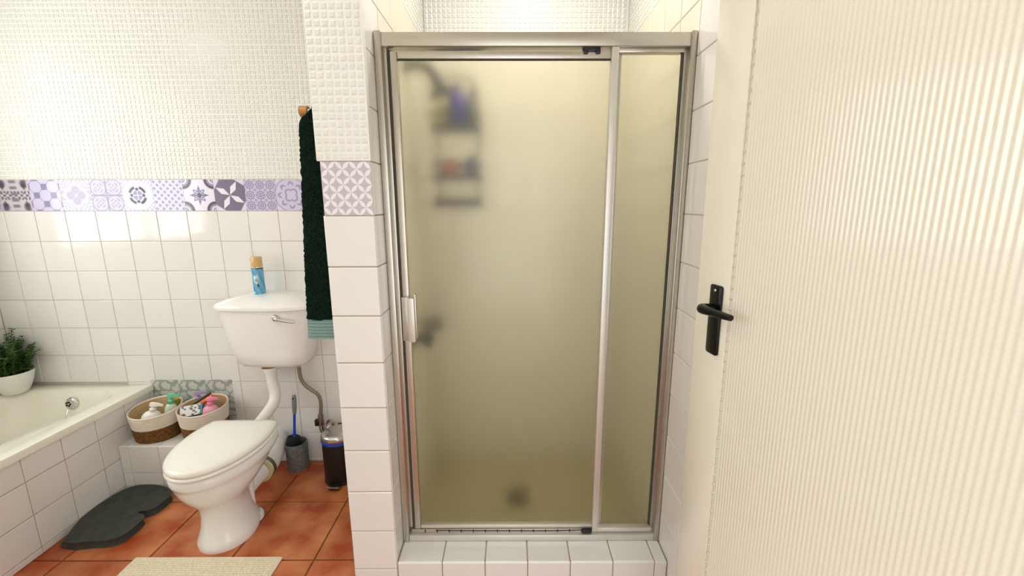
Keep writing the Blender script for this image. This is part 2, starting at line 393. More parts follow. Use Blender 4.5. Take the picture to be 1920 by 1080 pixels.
win = struct(put(bpy.data.objects.new('window_1', None), None, Matrix.Translation((XL-.06, (wy0+wy1)/2, wz0))))
M_WFR = mat('white window frame', '#f2f2ee', .35)
M_PANE = mat('daylit frosted pane', (.97, .99, 1), .4, emit=WINDOW_EMIT)
for a, b, c, d in ((wy0, wy1, wz0, wz0+.045), (wy0, wy1, wz1-.045, wz1), (wy0, wy0+.045, wz0+.045, wz1-.045), (wy1-.045, wy1, wz0+.045, wz1-.045), ((wy0+wy1)/2-.025, (wy0+wy1)/2+.025, wz0+.045, wz1-.045)):
    box('window_frame', XL-.09, XL-.03, a, b, c, d, M_WFR, win, .004)
for a, b in ((wy0+.045, (wy0+wy1)/2-.025), ((wy0+wy1)/2+.025, wy1-.045)):
    box('pane', XL-.066, XL-.06, a, b, wz0+.045, wz1-.045, M_PANE, win)
tag(box('window_sill', XL-.03, XL+.012, wy0-.02, wy1+.02, wz0-.02, wz0, M_WFR, win, .004))

# right wall
wall_right = struct(box('wall_right', XR+.003, XR+.15, .12, YB+.1, -.06, ZC, M_GROUT2))
yc = [1.178+T*k for k in range(-5, 8)]
for a in yc:
    y0, y1 = max(a, .13), min(a+T, YB)
    if y1-y0 < .01: continue
    shower = a > 1.1
    for k in range(-1, 14 if shower else 9):
        z0, z1 = (0, Z0) if k < 0 else (ROW(k), ROW(k+1))
        tile(wall_right, '-x', y0, y1, z0, z1, XR, M_TILE2 if a > 1.3 else M_TILE)
    if not shower and a > .85:
        printed('printed_tile', T-.002, T-.002, 60, p_wavy, M_PRINT, wall_right, place('-x', (y0+y1)/2, (zs0+zs1)/2, XR-.0005), .003)
mosaic_stuff('mosaic_field', wall_right, '-x', 1.178-2*T, 1.178, zs1+.002, ZC, XR)
mosaic_stuff('mosaic_field', wall_right, '-x', 1.178, YB, ZM+.002, ZC, XR)

# divider wall between toilet corner and shower
wall_divider = struct(box('wall_divider', DX0+.003, DX1-.003, YF+.003, YB+.003, -.06, ZC, M_GROUT))
for k in range(-1, 9):
    z0, z1 = (0, Z0) if k < 0 else (ROW(k), ROW(k+1))
    tile(wall_divider, '-y', DX0, DX1, z0, z1, YF, gap=.003, bev=.003)
printed('printed_tile', DX1-DX0-.006, T-.001, 110, p_petal, M_PRINT, wall_divider, place('-y', (DX0+DX1)/2+.002, (zs0+zs1)/2, YF-.0005), .003)
mp_ = (DX1-DX0)/7
zr = zs1+.003; r_ = 0; PM = .0213
while zr < 2.04:
    for c in range(7):
        a = DX0-.004+c*mp_*1.012
        tile(wall_divider, '-y', a, a+mp_, zr, zr+PM, YF-.003, M_MOS, gap=.0034+random.uniform(0, .0012), t=.007, bev=.0034, name='mosaic_tile', wob=.02)
    zr += PM
box('mosaic_bed', DX0-.004, DX1+.0005, YF-.0015, YF+.02, zs1+.001, ZC, M_MOSG, wall_divider)
for j in range(7):
    y0 = YF-.0+j*T; y1 = min(y0+T, YB)
    if y1-y0 < .01: continue
    for k in range(-1, 14):
        z0, z1 = (0, Z0) if k < 0 else (ROW(k), ROW(k+1))
        tile(wall_divider, '+x', y0+(.006 if j == 0 else 0), y1, z0, z1, DX1, M_TILE2 if j else M_TILE)
mosaic_stuff('mosaic_field', wall_divider, '+x', YF+.02, YB, ZM+.002, ZC, DX1)
for j in range(6):
    for k in range(9):
        tile(wall_divider, '-x', YF+j*T, min(YF+(j+1)*T, YB), ROW(k), ROW(k+1), DX0)

ceiling = struct(box('ceiling', XL-.15, XR+.15, -.1, YB+.12, ZC, ZC+.1, M_PAINT))
# wall with the doorway the camera looks through
bm = bmesh.new()
box_bm(bm, XL-.15, -.42, -.02, .12, -.06, ZC); box_bm(bm, XR+.03, XR+.15, -.02, .12, -.06, ZC); box_bm(bm, -.42, XR+.03, -.02, .12, 2.08, ZC)
struct(bmobj('wall_front', bm, M_PAINT))

# shower tray floor
M_TRAY = mat('olive cream tray tile', '#c4b890', .3, noise=(14, '#b3a781', 4, .4, .7))
shower_floor = struct(box('floor_shower', DX1, XR, 1.40, YB, -.004, .035, M_GROUT))
for i in range(7):
    for j in range(5):
        tile(shower_floor, '+z', DX1+i*T, min(DX1+(i+1)*T, XR), 1.40+j*T, min(1.40+(j+1)*T, YB), .038, M_TRAY)

# added ceiling lamp out of view, put in as fill for the room
cl = thing('added_ceiling_fill', (-.95, .95, ZC), 'added round white fill lamp on the ceiling over the bathroom floor', 'fill lamp')
lathe('fill_lamp_base', [(.15, 0), (.15, -.03), (.14, -.035)], M_PAINT, cl, (-.95, .95, ZC))
lathe('fill_lamp_shade', [(.135, -.035), (.14, -.06), (.11, -.095), (.05, -.11), (.005, -.112)], mat('added ceiling fill glow', (.98, 1, .97), .3, emit=CEIL_FILL_EMIT), cl, (-.95, .95, ZC), cap=(False, True))

sl_ = thing('added_shower_fill', (.08, 1.62, ZC), 'added flat round fill lamp on the ceiling inside the shower', 'fill lamp')  # invented lamp, added only to brighten the shower interior
lathe('fill_lamp_base', [(.115, 0), (.115, -.016), (.105, -.02), (.098, -.012)], M_PAINT, sl_, (.08, 1.62, ZC))
lathe('fill_lamp_shade', [(.097, -.0125), (.06, -.014), (.004, -.0145)], mat('added shower fill glow', (1, .975, .91), .3, emit=SHOWER_FILL_EMIT), sl_, (.08, 1.62, ZC), cap=(False, True))
# ---------------------------------------------------------------- shower curb
curb = thing('shower_curb', (.07, 1.3, 0), 'low tiled curb of cream tiles under the shower frame', 'curb')
box('curb_core', DX1+.001, XR-.001, YF+.006, 1.395, 0, .195, M_GROUT, curb)
cx = [DX1+.002, -.241, -.0917, .057, .206, .355, .5, XR-.002]
for a, b in zip(cx, cx[1:]):
    tile(curb, '-y', a, b, .045, .198, YF, gap=.003, bev=.0026); tile(curb, '-y', a, b, 0, .045, YF, gap=.003)
    tile(curb, '+z', a, b, YF, 1.395, .2, gap=.003, bev=.004)

# ---------------------------------------------------------------- shower screen
FY = 1.335
scr = thing('shower_screen', (.07, FY, .2), 'aluminium framed shower screen with frosted glass door and side panel', 'shower screen')
ZT, ZB = 1.910, .2
box('header_rail', DX1+.022, XR-.019, FY, FY+.045, 1.872, ZT, M_ALU, scr, .003)
box('jamb_post', DX1+.001, DX1+.023, FY-.004, FY+.05, ZB+.001, ZT+.004, M_ALU, scr, .005)
box('jamb_post', XR-.020, XR-.001, FY-.004, FY+.05, ZB+.001, ZT+.004, M_ALU, scr, .005)
box('jamb_channel', DX1+.023, DX1+.034, FY+.012, FY+.04, .25, 1.872, M_ALU, scr, .002)
box('jamb_seal', DX1+.034, DX1+.045, FY+.022, FY+.034, .25, 1.868, M_SEAL, scr)
box('sill_rail', DX1+.022, XR-.019, FY-.002, FY+.05, ZB+.001, .226, M_ALUL, scr, .004)
box('sill_track', DX1+.03, XR-.02, FY+.01, FY+.045, .226, .243, M_ALU, scr, .002)
# sliding door: pane with its stiles and rails
dx0, dx1, dz0, dz1 = -.356, .314, .246, 1.862
pane = box('door_pane', dx0+.012, dx1-.01, FY+.017, FY+.022, dz0+.012, dz1-.014, M_GLASS, scr)
box('stile', dx0+.001, dx0+.022, FY+.008, FY+.03, dz0, dz1, M_ALU, pane, .003)
box('stile', .297, .319, FY+.002, FY+.034, .236, 1.872, M_ALUL, pane, .003)
box('rail', dx0+.022, .297, FY+.01, FY+.03, dz1-.021, dz1, M_ALU, pane, .003)
box('rail', dx0+.022, .297, FY+.01, FY+.03, dz0, dz0+.014, M_ALUL, pane, .003)
box('rail_lip', dx0+.022, .297, FY+.012, FY+.024, dz1-.0235, dz1-.021, M_SEAL, pane)
hd = box('handle', -.336, -.313, FY-.018, FY-.003, .974, 1.124, M_ALUL, pane, .004)
box('handle_plate', -.357, -.334, FY-.004, FY+.01, .976, 1.124, M_ALU, pane, .002)
box('handle_back', -.318, -.310, FY-.003, FY+.012, .982, 1.134, M_ALU, pane, .002)
sl = box('roller_block', .215, .265, FY+.008, FY+.036, 1.858, 1.874, M_BLACKP, scr, .003)
for x in (.222, .258): box('roller', x-.007, x+.007, FY+.004, FY+.02, 1.853, 1.864, M_BLACKP, scr, .003)
# fixed side panel
fp = box('fixed_pane', .319, XR-.02, FY+.029, FY+.034, .236, 1.862, M_GLASS, scr)
box('edge_trim', .319, .332, FY+.024, FY+.04, .243, 1.857, M_ALU, fp, .001)
box('edge_trim', .515, .526, FY+.018, FY+.04, .243, 1.868, M_ALU, fp, .002)
box('edge_seal', .511, .5155, FY+.02, FY+.036, .243, 1.86, M_SEAL, fp)
box('edge_trim', .319, .515, FY+.014, FY+.04, 1.859, 1.872, M_ALU, fp, .002)
box('edge_trim', .319, .515, FY+.006, FY+.031, .233, .249, M_ALUL, fp, .002)
for k in range(14):
    x = -.32+k*.0445
    box('weep_slot', x, x+.003, FY+.0088, FY+.0102, .229, .2415, M_DARK, scr)
tube('mould_line', [(-.28, FY+.009, .238), (-.1, FY+.009, .236), (.1, FY+.009, .2345), (.2, FY+.009, .236), (.285, FY+.009, .24)], .0012, M_DARK, scr, n=6)
box('end_stop', .26, .296, FY-.001, FY+.01, .23, .247, M_BLACKP, scr, .003)

# ---------------------------------------------------------------- shower fittings
M_CHD = mat('worn grey metal', '#34362f', .45, metal=.3)
arm = thing('overhead_shower', (DX1, 1.72, 1.95), 'bent metal shower arm with round head on the shower side wall', 'shower head')
lathe('wall_flange', [(.03, 0), (.028, .012), (.012, .016)], M_CHD, arm, mw=Matrix.Translation((DX1, 1.72, 1.932)) @ Matrix.Rotation(PI/2, 4, 'Y'))
tube('arm_pipe', [(DX1+.01, 1.72, 1.932), (-.36, 1.72, 1.938), (-.31, 1.72, 1.925), (-.278, 1.72, 1.882)], .019, M_CHD, arm)
lathe('spray_head', [(.012, .05), (.02, .04), (.03, .015), (.048, 0), (.046, -.006)], M_CHD, arm, mw=Matrix.Translation((-.266, 1.72, 1.838)) @ Matrix.Rotation(-.35, 4, 'Y'))
cad = thing('shower_caddy', (-.22, 1.78, 1.4), 'hanging grey wire shower caddy with three shelves behind the frosted door', 'caddy')
M_WIRE = mat('grey coated wire', '#3c4038', .5)
for x in (-.30, -.14): tube('upright', [(x, 1.85, 1.41), (x, 1.85, 1.87), (-.22, 1.85, 1.93)], .007, M_WIRE, cad, n=6, per=4)
for z, hgt in ((1.72, .05), (1.53, .05), (1.42, .02)):
    sh = box('shelf', -.315, -.12, 1.74, 1.855, z-.012, z-.004, M_WIRE, cad, .002)
    for zz in (z+.005, z+hgt): tube('shelf_rail', [(-.315, 1.855, zz), (-.315, 1.74, zz), (-.12, 1.74, zz), (-.12, 1.855, zz), (-.315, 1.855, zz)], .0065, M_WIRE, sh, n=6, per=0)
def bottle(name, loc, prof, m, label, cat, group=None, capprof=None, mc=None, sx=1, sy=1, n=24, tilt=None, rotz=0):
    t = thing(name, loc, label, cat, group)
    mw = Matrix.Translation(loc) @ Matrix.Rotation(rotz, 4, 'Z')
    if tilt: mw = mw @ Matrix.Rotation(tilt[0], 4, tilt[1])
    lathe('body', prof, m, t, n=n, sx=sx, sy=sy, mw=mw)
    if capprof: lathe('cap', capprof, mc, t, n=n, mw=mw)
    return t, mw
bottle('shampoo_bottle', (-.212, 1.79, 1.722), [(.03, 0), (.036, .01), (.037, .11), (.026, .13), (.02, .135)], mat('violet plastic', '#4d3aa6', .35), 'violet shampoo bottle on the top shelf of the shower caddy', 'bottle', None, [(.02, .135), (.021, .16), (.006, .165)], M_BLACKP)
bottle('conditioner_bottle', (-.275, 1.80, 1.722), [(.026, 0), (.03, .01), (.03, .09), (.016, .11)], mat('pale yellow plastic', '#d8cf8f', .35), 'pale yellow bottle beside the violet shampoo in the caddy', 'bottle', None, [(.016, .11), (.016, .14), (.005, .145)], mat('olive cap', '#6d6b4b', .5))
bottle('lotion_bottle', (-.155, 1.80, 1.722), [(.02, 0), (.026, .01), (.026, .10), (.014, .12)], mat('dark olive plastic', '#6d6d55', .4), 'dark olive bottle on the top caddy shelf right of the violet shampoo', 'bottle', None, [(.014, .12), (.014, .145), (.004, .15)], M_BLACKP)
bottle('body_wash_bottle', (-.245, 1.79, 1.532), [(.03, 0), (.036, .008), (.036, .04), (.02, .062)], mat('coral pink plastic', '#e07a74', .4), 'coral pink tub on the second shelf of the shower caddy', 'bottle', None, [(.02, .062), (.02, .075), (.005, .078)], mat('pink cap', '#e58b86', .4))
bottle('gel_bottle', (-.16, 1.79, 1.532), [(.026, 0), (.032, .008), (.032, .05), (.018, .068)], mat('slate blue plastic', '#5f6485', .4), 'slate blue jar beside the coral tub in the shower caddy', 'bottle', None, [(.018, .068), (.018, .08), (.004, .083)], M_BLACKP)
for yy in (1.63, 1.85):
    tp = thing('shower_tap', (DX1, yy, .88), 'chrome cross tap on the shower wall nearer the screen' if yy < 1.8 else 'chrome cross tap on the shower wall nearer the back', 'tap')
    mwt = Matrix.Translation((DX1, yy, .885)) @ Matrix.Rotation(PI/2, 4, 'Y')
    lathe('wall_flange', [(.032, 0), (.03, .01), (.014, .016), (.013, .04)], M_CHD, tp, mw=mwt)
    lathe('tap_handle', [(.014, .04), (.034, .046), (.038, .06), (.032, .078), (.008, .084)], M_CHD, tp, mw=mwt)
dr = thing('shower_drain', (.03, 1.78, .038), 'round dark drain in the shower floor', 'drain')
lathe('drain_ring', [(.06, 0), (.06, .004), (.046, .005)], M_CHD, dr, (.03, 1.78, .0385), cap=(True, False)); lathe('drain_grate', [(.046, 0), (.045, .002)], M_DARK, dr, (.03, 1.78, .041))

# ---------------------------------------------------------------- open door on the right
door = struct(put(bpy.data.objects.new('door_1', None), None, Matrix.Translation((.44, .937, 0)) @ Matrix.Rotation(math.radians(6.5), 4, 'Z') @ Matrix.Rotation(math.radians(-1.0), 4, 'X')))
DM = WM[door.name]      # local: -y runs from the free edge to the hinge, -x faces the room
DW, DH = .80, 2.04
box('door_core', .003, .037, -DW, 0, .008, DH, M_DOORS, door, .002, mw=DM)
box('stile', -.001, .003, -.116, 0, .008, DH, M_DOORS, door, .0008, mw=DM)
v = []; f = []; pitch = .00862; y = -.124; n = 0; yend = -DW+.004
while y > yend:
    ph = ((-.124-y)/pitch) % 1; x = .0014-.0007*(.5-.5*math.cos(ph*2*PI))
    v += [(x, y, .01), (x, y, DH-.002)]; y -= pitch/8; n += 1
for i in range(n-1): f.append((2*i, 2*i+1, 2*i+3, 2*i+2))
obj('fluted_panel', v, f, M_DOOR, door, True, DM, 60)
v = []; f = []
z = .02
while z < DH-.03:      # row of little chevron beads between stile and flutes
    k = len(v); d = .0022; h = .007; w = .003
    v += [(.003, -.1165, z), (.003, -.1235, z+.004), (.003, -.1225, z+h), (.003, -.1170, z+h-.001), (-.0018, -.118, z+.002), (-.0018, -.1215, z+.005)]
    f += [(k, k+1, k+5, k+4), (k+1, k+2, k+5), (k+2, k+3, k+4, k+5), (k+3, k, k+4)]; z += .0223
bo = obj('bead_row', v, f, M_DOORS, door, False, DM); bo['kind'] = 'stuff'
hb = bmesh.new(); box_bm(hb, -.008, .0, -.098, -.057, 1.096, 1.249, .006, 3)
hp = bmobj('handle_plate', hb, M_BLACK, door, True, DM)
def dl(p): return DM @ Vector(p)
tube('lever', [dl((-.004, -.074, 1.199)), dl((-.022, -.074, 1.199)), dl((-.033, -.076, 1.199)), dl((-.0375, -.086, 1.199)), dl((-.036, -.12, 1.2)), dl((-.032, -.173, 1.2015))], [.010, .0095, .0105, .0105, .0088, .0062], M_BLACK, hp, n=12)
for zz in (1.238,):
    lathe('screw', [(.0035, 0), (.003, .0012)], M_CHROME, hp, mw=DM @ Matrix.Translation((-.008, -.078, zz)) @ Matrix.Rotation(-PI/2, 4, 'Y'), n=10)

# ---------------------------------------------------------------- bathtub
bath = thing('bathtub', (-2.3, 1.3, 0), 'cream built-in bathtub with tiled side panel', 'bathtub')
def rrect(x0, x1, y0, y1, r, z, n=9, m=5):
    out = []
    for cx_, cy_, a0 in ((x1-r, y1-r, 0), (x0+r, y1-r, PI/2), (x0+r, y0+r, PI), (x1-r, y0+r, 1.5*PI)):
        arc = [(cx_+r*math.cos(a0+k/n*PI/2), cy_+r*math.sin(a0+k/n*PI/2), z) for k in range(n+1)]
        if out:
            p = out[-1]; q = arc[0]; out += [tuple(p[j]+(q[j]-p[j])*k/m for j in range(3)) for k in range(1, m)]
        out += arc
    p = out[-1]; q = out[0]; out += [tuple(p[j]+(q[j]-p[j])*k/m for j in range(3)) for k in range(1, m)]
    return out
bx0, bx1, by0, by1 = XL+.001, -1.945, .42, YB-.001
R = [rrect(bx0, bx1, by0, by1, .004, .434), rrect(bx0, bx1+.006, by0, by1, .006, .434), rrect(bx0, bx1+.006, by0, by1, .006, .458), rrect(bx0, bx1+.003, by0, by1, .008, .4645), rrect(bx0+.004, bx1-.004, by0+.004, by1-.002, .01, .466)]
ix0, ix1, iy0, iy1 = -2.615, -2.02, .56, 2.062
for d, z, r in ((-.006, .466, .13), (0, .4645, .13), (.008, .455, .13), (.014, .44, .13), (.04, .32, .15), (.07, .18, .17), (.11, .11, .18), (.16, .085, .12)):
    R.append(rrect(ix0+d, ix1-d, iy0+d*2, iy1-d*1.35, r, z))
rings('tub', R, M_ACRY, bath, cap=(False, True), sharp=50)
# moulded arm rest on the room side
ar = []
for y, w in ((1.78, .012), (1.76, .05), (1.72, .075), (1.5, .08), (1.2, .08), (1.0, .075), (.96, .02)):
    ar.append([(-2.012, y, .463), (-2.02-w*.75, y, .4615), (-2.02-w, y, .452), (-2.02-w*1.05, y, .43), (-2.035-w*.2, y, .40), (-2.012, y, .40)])
rings('arm_rest', ar, M_ACRY, bath, sharp=60)
ov = lathe('overflow', [(.033, 0), (.033, .004), (.028, .010), (.012, .013), (.001, .0132)], M_CHROME, bath, mw=Matrix.Translation((-2.285, 2.031, .405)) @ Matrix.Rotation(PI/2-.12, 4, 'X'), n=24)
mo = Matrix.Translation((-2.285, 2.031, .405)) @ Matrix.Rotation(PI/2-.12, 4, 'X')
for k in range(5):
    a = 2*PI*k/5
    lathe('overflow_hole', [(.0048, .0125), (.0048, .0145)], M_DARK, ov, (-.008+.010*math.cos(a), .010*math.sin(a), 0), n=8, mw=mo)
tube('plug_chain', [(-2.296, 2.012, .38), (-2.294, 1.99, .33), (-2.292, 1.96, .24), (-2.29, 1.9, .14), (-2.28, 1.8, .092)], .0022, M_CHROME, bath, n=6)
pn = box('side_panel', -1.99, -1.949, .42, YB-.003, .0, .434, M_GROUT, bath)
py = [1.804+T*k for k in range(-10, 4)]
for a in py:
    y0, y1 = max(a, .42), min(a+T, YB)
    if y1-y0 < .01: continue
    for z0, z1 in ((0, .029), (.029, .179), (.179, .329), (.329, .434)):
        if y0 > 1.9 and z1 < .2: continue
        tile(pn, '+x', y0, y1, z0, z1, -1.945, gap=.003)

# ---------------------------------------------------------------- tiled ledge
led = thing('tiled_ledge', (-1.72, 2.0, 0), 'low tiled box ledge between bathtub and toilet holding the baskets', 'ledge')
box('ledge_core', -1.944, -1.503, 1.886, YB-.001, 0, .247, M_GROUT2, led)
lx = [-1.944, -1.898, -1.749, -1.6, -1.5]
for a, b in zip(lx, lx[1:]):
    for z0, z1 in ((0, .1), (.1, .249)): tile(led, '-y', a, b, z0, z1, 1.883, gap=.003)
    for y0, y1 in ((1.883, 2.02), (2.02, YB)): tile(led, '+z', a, b, y0, y1, .25, gap=.003)
for y0, y1 in ((1.885, 2.02), (2.02, YB)):
    for z0, z1 in ((0, .1), (.1, .249)): tile(led, '+x', y0, y1, z0, z1, -1.5, gap=.003)

# ---------------------------------------------------------------- toilet
TX = -1.26
toi = thing('toilet', (-1.25, 1.64, 0), 'white porcelain toilet with its lid closed, facing the room', 'toilet')
def egg(cx_, yf, yb, w, z, ym=None, kb=.73, n=48, tilt=0):
    """egg outline: elliptical front, ellipse truncated flat at the back"""
    ym = ym if ym is not None else yf+(yb-yf)*.43; L = (yb-ym)/kb; out = []; tb = math.asin(kb)
    nb = n//4; pts = []
    for k in range(n//2+1): a = PI*k/(n//2); pts.append((w*math.cos(a), -(ym-yf)*math.sin(a)))
    for k in range(1, nb): a = tb*k/nb; pts.append((-w*math.cos(a), L*math.sin(a)))
    xb = w*math.cos(tb); r = .82
    e1 = (-w*math.cos(tb*(nb-1)/nb), L*math.sin(tb*(nb-1)/nb)); yq = yb-ym
    for k in range(1, 5):      # rounded back corner
        q = k/5; pts.append(((1-q)**2*e1[0]-2*q*(1-q)*xb-q*q*xb*.72, (1-q)**2*e1[1]+(2*q*(1-q)+q*q)*yq))
    pts += [(-xb*.72, yq), (-xb*.35, yq), (0, yq), (xb*.35, yq), (xb*.72, yq)]
    for k in range(4, 0, -1):
        q = k/5; pts.append((-((1-q)**2*e1[0]-2*q*(1-q)*xb-q*q*xb*.72), (1-q)**2*e1[1]+(2*q*(1-q)+q*q)*yq))
    for k in range(nb-1, 0, -1): a = tb*k/nb; pts.append((w*math.cos(a), L*math.sin(a)))
    return [(cx_+x, ym+y, z+tilt*(ym+y-yf)) for x, y in pts]
B = []
for z, yf, yb, w, xo, ym, kb in ((0, 1.488, 1.74, .108, .016, 1.60, .85), (.022, 1.487, 1.74, .109, .016, 1.60, .85), (.04, 1.494, 1.732, .10, .016, 1.60, .85), (.09, 1.508, 1.72, .084, .014, 1.60, .85), (.14, 1.514, 1.72, .078, .012, 1.60, .85), (.185, 1.508, 1.728, .083, .010, 1.60, .82),
        (.215, 1.488, 1.745, .104, .008, 1.61, .8), (.245, 1.467, 1.77, .130, .005, 1.62, .75), (.275, 1.453, 1.795, .148, .002, 1.64, .7), (.305, 1.443, 1.815, .160, 0, 1.66, .62), (.322, 1.440, 1.82, .164, 0, 1.67, .58), (.329, 1.431, 1.832, .170, 0, 1.68, .55), (.34, 1.427, 1.838, .173, 0, 1.685, .53), (.362, 1.428, 1.838, .172, 0, 1.685, .53), (.372, 1.436, 1.834, .164, 0, 1.685, .53)):
    B.append(egg(TX+xo, yf, yb, w, z, ym, kb))
rings('bowl', B, M_PORC, toi, sharp=60)
# outlet spout behind the bowl and the two foot lugs
tube('outlet_spout', [(TX+.01, 1.66, .10), (TX+.012, 1.72, .12), (TX+.016, 1.79, .13), (TX+.02, 1.85, .132)], [.045, .05, .05, .05], M_PORC, toi, n=20)
tube('trap_rib', [(TX+.05, 1.70, .015), (TX+.046, 1.715, .09), (TX+.035, 1.735, .17), (TX+.02, 1.75, .24)], [.032, .025, .026, .036], M_PORC, toi, n=14)
for s in (-1, 1):
    lathe('foot_lug', [(.046, 0), (.046, .018), (.04, .026), (.015, .03)], M_PORC, toi, (TX+.016+s*.052, 1.69, 0), n=20, sx=1, sy=1.15)
    lathe('bolt_hole', [(.0055, .026), (.0055, .0308)], M_DARK, toi, (TX+.016+s*.072, 1.668, 0), n=10)
st = []
for d, z in ((.012, .375), (.002, .378), (-.002, .384), (.001, .391), (.009, .394)): st.append(egg(TX, 1.420+d, 1.838-d, .176-d, z, 1.688, .53))
rings('seat', st, M_SEAT, toi, sharp=60)
ld = []
for d, z in ((.012, .395), (.003, .397), (0, .403), (.002, .413), (.009, .4195), (.03, .4235), (.08, .426)): ld.append(egg(TX, 1.419+d, 1.837-d, .1755-d, z, 1.688, .53))
rings('lid', ld, M_SEAT, toi, sharp=60)
for s in (-.075, .075):
    tube('hinge', [(TX+s-.022, 1.842, .400), (TX+s+.022, 1.842, .400)], .0095, M_SEAT, toi, n=12, per=0)
# pan connector
pcn = thing('pan_connector', (TX, 1.95, .13), 'white plastic waste connector between toilet and wall', 'pipe')
tube('connector_pipe', [(TX+.02, 1.858, .132), (TX+.018, 1.93, .136), (TX+.004, 2.0, .146), (TX-.024, 2.065, .155)], [.06, .058, .056, .058], M_PLAST, pcn, n=20)
tube('clamp_band', [(TX+.02, 1.873, .1325), (TX+.02, 1.891, .1335)], .0635, mat('tarnished clamp', '#8d8465', .35, metal=.8), pcn, n=20, per=0)
tube('rubber_ring', [(TX+.02, 1.852, .132), (TX+.02, 1.862, .132)], .062, mat('yellowed rubber', '#d9cf9c', .6), pcn, n=20, per=0)
tube('wall_flange', [(TX-.026, 2.06, .155), (TX-.034, 2.10, .156)], .06, M_PLAST, pcn, n=24, per=0)
tube('wall_sleeve', [(TX-.034, 2.10, .156), (TX-.036, YB, .156)], .052, M_PLAST, pcn, n=20, per=0)

# cistern
cis = thing('cistern', (-1.21, 2.04, .62), 'white wall hung toilet cistern with a domed lid', 'cistern')
def dsec(cx_, w, yf, ys, yb, z, n=20, r=.03):
    """flat back, straight sides, bowed front"""
    out = [(cx_-w, yb, z)]
    for k in range(n+1):
        a = -1+2*k/n; e = 1-abs(a)**2.4; out.append((cx_+w*math.copysign(1-(1-abs(a))**1.6, a), ys-(ys-yf)*e, z))
    return out+[(cx_+w, yb, z)]
CX = -1.212
cs = [dsec(CX, .13, 2.02, 2.05, 2.125, .612), dsec(CX, .158, 1.985, 2.03, 2.13, .620), dsec(CX, .172, 1.967, 2.02, 2.132, .64), dsec(CX, .185, 1.96, 2.012, 2.132, .70), dsec(CX, .204, 1.952, 2.004, 2.132, .80), dsec(CX, .218, 1.946, 1.998, 2.132, .89), dsec(CX, .22, 1.945, 1.997, 2.132, .917)]
rings('tank', cs, M_PORC, cis, sharp=50)
ls = [dsec(CX, .226, 1.94, 1.992, 2.132, .918), dsec(CX, .234, 1.932, 1.985, 2.132, .922), dsec(CX, .235, 1.931, 1.984, 2.132, .934)]
for q, z in ((.985, .941), (.93, .951), (.8, .963), (.6, .974), (.4, .981), (.15, .985)):
    ls.append([(CX+(x-CX)*q, 2.132-(2.132-y)*(1-(1-q)*.75), z) for x, y, _ in dsec(CX, .235, 1.931, 1.984, 2.132, 0)])
rings('tank_lid', ls, M_PORC, cis, sharp=50)
fl = lathe('flush_hub', [(.018, 0), (.018, .012), (.014, .02), (.004, .024)], M_CHROME, cis, mw=Matrix.Translation((-1.128, 1.955, .886)) @ Matrix.Rotation(PI/2, 4, 'X'), n=18)
tube('flush_lever', [(-1.128, 1.936, .886), (-1.10, 1.928, .880), (-1.05, 1.925, .872), (-1.03, 1.926, .869)], [.009, .0065, .0065, .007], M_CHROME, fl, n=10)
# flush pipe
fpz = thing('flush_pipe', (-1.238, 2.03, .3), 'white plastic flush pipe from cistern down to toilet', 'pipe')
tube('pipe', [(-1.238, 2.035, .615), (-1.236, 2.037, .52), (-1.228, 2.035, .46), (-1.226, 2.01, .415), (-1.235, 1.96, .385), (-1.245, 1.90, .36), (-1.25, 1.842, .352)], .027, M_PLAST, fpz, n=18)
tube('collar_nut', [(-1.238, 2.035, .585), (-1.238, 2.035, .612)], .036, M_PLAST, fpz, n=18, per=0)
tube('rust_ring', [(-1.238, 2.035, .604), (-1.238, 2.035, .6135)], .0375, mat('brown stain', '#8b6b45', .7), fpz, n=18, per=0)
# water supply
M_BRAID = mat('braided steel hose', '#8f857c', .4, metal=.6, bump=(400, .6, .002))
sup = thing('supply_hose', (-1.06, 2.1, .24), 'grey braided water hose with stop valve below the cistern', 'hose')
tube('hose_nut', [(-1.11, 2.075, .615), (-1.11, 2.075, .59)], .014, M_STEEL, sup, n=8, per=0)
tube('hose', [(-1.11, 2.075, .595), (-1.112, 2.078, .56), (-1.108, 2.08, .515), (-1.09, 2.083, .478), (-1.06, 2.085, .45), (-1.03, 2.088, .42), (-1.022, 2.09, .37), (-1.03, 2.09, .30)], .0095, M_BRAID, sup, n=10)
vb = tube('valve_body', [(-1.03, 2.09, .305), (-1.03, 2.09, .24)], .014, mat('dull nickel', '#9a8f84', .35, metal=.9), sup, n=12, per=0)
box('valve_handle', -1.06, -1.04, 2.075, 2.10, .245, .28, M_BLACKP, vb, .004)
tube('elbow', [(-1.03, 2.09, .245), (-1.025, 2.09, .215), (-1.01, 2.095, .21), (-1.0, 2.115, .225), (-1.0, YB-.002, .23)], .014, M_STEEL, sup, n=12)
lathe('wall_rosette', [(.026, 0), (.024, .006), (.014, .008)], M_STEEL, sup, mw=Matrix.Translation((-1.0, YB, .23)) @ Matrix.Rotation(PI/2, 4, 'X'), n=18)

